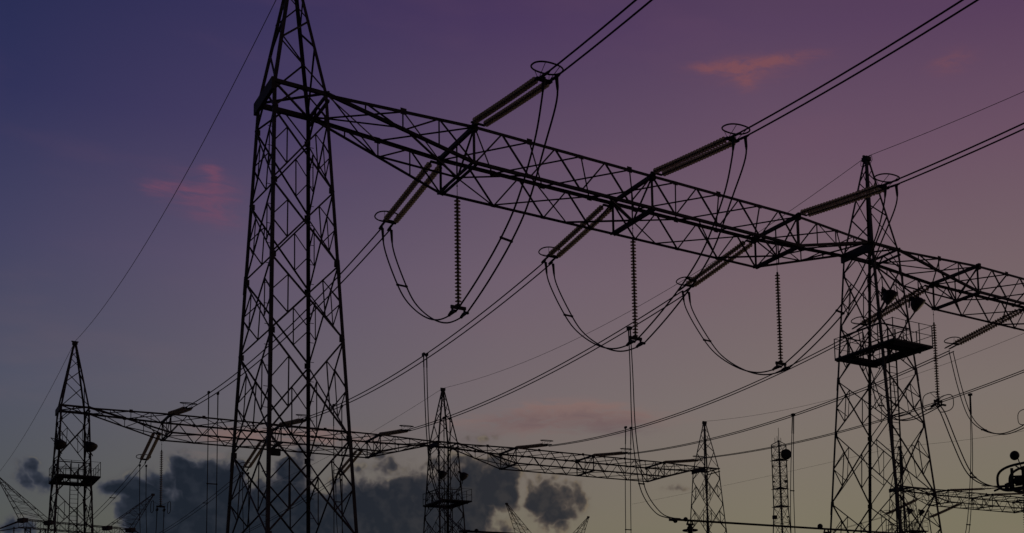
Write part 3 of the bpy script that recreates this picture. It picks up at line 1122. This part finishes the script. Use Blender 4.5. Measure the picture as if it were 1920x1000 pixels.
def bus(label, x0, x1, y, z, group):
    o = Vector((x0, y, H(z)))
    t = thing('tube_bus', label, 'busbar', o, (0, 0, 0), group)
    b = MB()
    b.tube([(-0.1, 0, 0), (x1 - x0, 0, 0)], 0.062, 10)
    b.build('tube', DARKM, t, True)
    b = MB()
    for x in (0.05, 0.75):
        b.ball((x, -0.02, 0.05 if x > 0.5 else -0.07), 0.13, 12)
    b.box((-0.2, -0.26, -0.06), (0.25, 0.26, 0.06))
    b.build('terminal', DARKM, t)
    return t


GBs = 'horizontal tube buses near the bottom of the picture'
bt = bus('dark tube bus along the bottom edge left of the right tower', 35.45, 62.0, 52.9, 8.62, GBs)
b = MB()
b.ball((10.75, 0, 0.14), 0.17, 14)
b.build('corona_ball', DARKM, bt, True)
bus('short piece of dark tube bus beside the foot of the cloud tower', 27.0, 52.0, 62.0, 8.66, GBs)


def post(label, loc, group, big=False):
    """loc: top of the column"""
    t = thing('post_insulator', label, 'insulator post', (loc[0], loc[1], 0), (0, 0, 0), group)
    zt = loc[2]
    b = MB()
    shed_column(b, 3.0, zt - 0.35, 0.12, 0.20, int((zt - 3.4) / 0.09))
    b.build('column', PORC, t, True)
    b = MB()
    b.lathe((0, 0, zt - 0.36), (0, 0, 1), [(0, 0.17), (0.12, 0.17), (0.16, 0.12), (0.3, 0.12)], 14)
    b.bar((-0.2, 0, zt - 0.1), (-0.12, 0, zt + 0.12), 0.07)
    b.bar((0.2, 0, zt - 0.1), (0.12, 0, zt + 0.12), 0.07)
    b.bar((-0.22, 0, zt - 0.08), (0.22, 0, zt - 0.08), 0.1)
    b.build('head', DARKM, t)
    b = MB()
    b.tube(ring_pts((0, 0, zt - 0.42), 0.40, 0.40, (1, 0, 0), (0, 1, 0), 28), 0.045, 8, True)
    for s in (-1, 1):
        b.bar((s * 0.4, 0, zt - 0.42), (s * 0.1, 0, zt - 0.3), 0.03)
    b.build('corona_ring', DARKM, t, True)
    b = MB()
    b.box((-0.25, -0.25, 0), (0.25, 0.25, 2.9))
    b.box((-0.35, -0.35, 2.9), (0.35, 0.35, 3.0))
    b.build('pedestal', STEEL, t)
    return t


GP = 'post insulators under the tube bus'
p0 = post('post insulator with a flat ring under the left end of the tube bus', (36.5, 52.9, H(8.62) - 0.14), GP)
dup(p0, 'post insulator under the tube bus at the left foot of the right tower', (46.7, 52.9, 0))

# big ringed apparatus post at the right edge
t = thing('apparatus_post', 'ribbed apparatus post with large looped rings and a ball at the right edge', 'insulator post', (48.62, 38.80, 0))
zt = H(9.25)
b = MB()
shed_column(b, 3.2, zt, 0.22, 0.34, 60, 18)
b.build('column', PORC, t, True)
b = MB()
b.lathe((0, 0, zt), (0, 0, 1), [(0, 0.22), (0.1, 0.22), (0.14, 0.15), (0.3, 0.15)], 14)
b.bar((-0.3, 0.75, zt + 0.0), (-0.3, 0.75, zt + 1.12), 0.12)
b.bar((0.1, 0.30, zt + 0.0), (0.1, 0.30, zt + 1.15), 0.15)
b.bar((-0.3, 0.75, zt + 0.66), (0.1, 0.4, zt + 0.66), 0.1)
b.bar((-0.3, 1.15, zt + 0.0), (-0.3, 1.15, zt + 0.34), 0.16)
b.bar((-0.3, 1.15, zt + 0.34), (-0.3, 0.75, zt + 0.34), 0.08)
b.bar((-0.3, 1.35, zt + 0.03), (0.1, -0.2, zt + 0.03), 0.13)
b.tube([(-0.3, 1.3, zt + 0.05), (-0.25, 1.7, zt + 0.15), (-0.2, 2.1, zt + 0.1)], 0.06, 8)
b.build('head', DARKM, t)
b = MB()
b.ball((-0.05, 0.55, zt + 0.42), 0.27, 16)
b.build('corona_ball', DARKM, t, True)
b = MB()
b.ball((-0.15, 0.62, zt + 1.80), 0.26, 18)
b.bar((0.0, 0.30, zt + 1.0), (-0.08, 0.5, zt + 1.7), 0.045)
b.build('corona_ball', DARKM, t, True)
for sx, hh, rr in ((-0.5, 0.55, 1.62), (0.5, 0.50, 1.62)):
    b = MB()
    b.tube(ring_pts((sx, -0.02, zt + 0.55), rr, 0.68, (0, 1, 0), (0, 0, 1), 40, 2.9), 0.07, 9, True)
    b.bar((sx, 0.3, zt + 1.15), (0, 0.35, zt + 1.0), 0.05)
    b.bar((sx, 0.3, zt - 0.12), (0, 0.2, zt + 0.05), 0.05)
    b.build('corona_ring', DARKM, t, True)
b = MB()
b.box((-0.3, -0.3, 0), (0.3, 0.3, 3.1))
b.box((-0.45, -0.45, 3.1), (0.45, 0.45, 3.2))
b.build('pedestal', STEEL, t)


# ------------------------------------------------------------------ overhead line towers with outward horns
def lattice_box(b, A, B, ex, ey, ax, ay, bx, by, n, w, wl):
    """four-legged lattice from centre A (half sizes ax, ay) to centre B (bx, by)"""
    A, B = Vector(A), Vector(B)

    def cn(sx, sy, s):
        return lerp(A, B, s) + ex * sx * (ax + (bx - ax) * s) + ey * sy * (ay + (by - ay) * s)
    cs = [(-1, -1), (1, -1), (1, 1), (-1, 1)]
    for c in cs:
        b.bar(cn(*c, 0), cn(*c, 1), wl)
    for i in range(4):
        p, q = cs[i], cs[(i + 1) % 4]
        for k in range(n):
            s0_, s1_ = k / n, (k + 1) / n
            if (k + i) % 2:
                b.bar(cn(*p, s0_), cn(*q, s1_), w)
            else:
                b.bar(cn(*q, s0_), cn(*p, s1_), w)
            b.bar(cn(*p, s0_), cn(*q, s0_), w)


def line_tower(label, tipa, tipb, ztip, group):
    A, B = Vector(tipa + (0,)), Vector(tipb + (0,))
    c = (A + B) / 2
    d = B - A
    t = thing('line_tower', label, 'transmission tower', c, (0, 0, math.atan2(d.y, d.x)), group)
    hs = d.length / 2
    zb = ztip - 4.1
    ex, ey, ez = Vector((1, 0, 0)), Vector((0, 1, 0)), Vector((0, 0, 1))
    b = MB()
    lattice_box(b, (-hs + 2.35, 0, zb - 0.4), (hs - 2.35, 0, zb - 0.4), ez, ey, 0.4, 0.5, 0.4, 0.5, 14, 0.03, 0.07)
    for x in (-hs + 2.5, -hs + 5.05):
        for s in (-1, 1):
            b.box((s * x - 0.25, -0.55, zb - 0.3), (s * x + 0.25, 0.55, zb + 0.12))
    b.build('crossarm', STEEL, t)
    for s in (-1, 1):
        b = MB()
        lattice_box(b, (s * (hs - 3.75), 0, zb), (s * hs, 0, ztip), ex, ey, 1.3, 0.5, 0.06, 0.06, 7, 0.026, 0.05)
        b.box((s * hs - 0.14, -0.12, ztip - 0.1), (s * hs + 0.14, 0.12, ztip + 0.12))
        b.build('horn', STEEL, t)
    for s in (-1, 1):
        b = MB()
        lattice_box(b, (s * 4.2, 0, 0), (s * (hs - 3.75), 0, zb - 0.8), ex, ey, 0.3, 0.3, 0.75, 0.5, 18, 0.05, 0.09)
        b.build('mast', STEEL, t)
    for s in (-1, 1):
        b = MB()
        for y in (-0.5, 0.5):
            b.bar((s * (hs - 2.4), y, zb - 0.1), (s * (hs + 0.6), 0, zb - 1.6), 0.09)
            b.bar((s * (hs - 2.4), y, zb - 0.8), (s * (hs + 0.6), 0, zb - 1.6), 0.09)
        b.build('outrigger', STEEL, t)
    for s in (-1, 0, 1):
        b = MB()
        pts = [(s * (hs - 1.7), 0, zb - 0.8), (s * (hs - 1.7), 0, zb - 3.6)]
        string_mesh(pts, 18, 0.13, 8).build('insulator_string', GLASSI, t, True)
    return t


GL = 'overhead line towers with slanting horns'
line_tower('distant line tower at the bottom left with horns slanting beside the far left tower', (9.64, 134.26), (24.6, 140.34), H(22.0), GL)
line_tower('distant line tower at bottom centre, only two slanting horn tips showing by the clouds', (62.68, 130.95), (78.0, 137.58), H(22.0), GL)

# ------------------------------------------------------------------ telecom mast with dish
t = thing('telecom_mast', 'slender lattice mast with one round dish near its top', 'mast', (120.1, 147.2, 0), (0, 0, 0))
zt = H(37.9)
VD = Vector((120.1, 147.2, 0)).normalized()
RD = Vector((VD.y, -VD.x, 0))


def leg3(k, z):
    f = 1.0 if z > H(27) else 1.0 + (H(27) - z) * 0.05
    if k == 0:
        return (-RD * 1.22 + VD * 0.5) * f + Vector((0, 0, z))
    if k == 1:
        return (-VD * 1.25 + RD * 0.05) * f + Vector((0, 0, z))
    return (RD * 1.22 + VD * 0.6) * f + Vector((0, 0, z))


for k in range(3):
    b = MB()
    b.tube([leg3(k, 0), leg3(k, H(27)), leg3(k, zt + (0.4 if k == 1 else 0))], 0.15 if k == 1 else 0.09, 8)
    if k == 1:
        z = 4.0
        while z < zt:
            b.bar(leg3(1, z) - RD * 0.3, leg3(1, z) + RD * 0.3, 0.05)
            z += 0.5
    b.build('leg', STEEL, t)
b = MB()
z = 0.3
while z < zt - 0.5:
    h = min(1.75 if z > H(26) else 2.6, zt - z)
    for i in range(3):
        j = (i + 1) % 3
        b.bar(leg3(i, z), leg3(j, z + h), 0.055)
        b.bar(leg3(j, z), leg3(i, z + h), 0.055)
        b.bar(leg3(i, z + h), leg3(j, z + h), 0.055)
    z += h
b.build('bracing', STEEL, t)
for zz in (H(35.15), H(30.3), H(27.3)):
    b = MB()
    ps = [leg3(i, zz) * 1.0 for i in range(3)]
    b.poly(ps, [p + Vector((0, 0, 0.13)) for p in ps])
    b.bar(leg3(0, zz) - RD * 0.3, leg3(2, zz) + RD * 0.3, 0.1)
    b.build('platform', DARKM, t)
b = MB()
for p, hh in ((leg3(1, zt), 2.5), (leg3(0, zt) * 0.5 + leg3(1, zt) * 0.5, 1.0), (leg3(1, zt) * 0.8 + leg3(0, zt) * 0.2, 1.2), (leg3(1, zt) * 0.7 + leg3(2, zt) * 0.3, 0.9)):
    b.bar(p, p + Vector((0, 0, hh)), 0.06)
b.bar(leg3(0, zt), leg3(1, zt) + Vector((0, 0, 0.3)), 0.1)
b.bar(leg3(1, zt) + Vector((0, 0, 0.3)), leg3(2, zt), 0.08)
b.build('antenna', DARKM, t)
b = MB()
dc = leg3(2, H(36.0)) - VD * 0.9 - RD * 0.02
b.lathe(dc, -VD, [(-0.45, 0.15), (-0.4, 0.4), (-0.1, 0.8), (0.12, 0.9), (0.3, 0.9), (0.36, 0.5), (0.38, 0.05)], 26)
b.bar(dc, leg3(2, H(36.0)), 0.16)
b.bar(dc, leg3(1, H(36.2)), 0.08)
b.build('dish', DISH, t, True)
for k, zz, s in ((2, 31.6, 0.22), (0, 31.6, 0.14), (0, 25.6, 0.3), (2, 25.6, 0.12)):
    p = leg3(k, H(zz)) * 0.85 + Vector((0, 0, H(zz) * 0.15))
    b = MB()
    b.box((p.x - s, p.y - s, p.z - s), (p.x + s, p.y + s, p.z + s))
    b.build('equipment_box', DARKM, t)
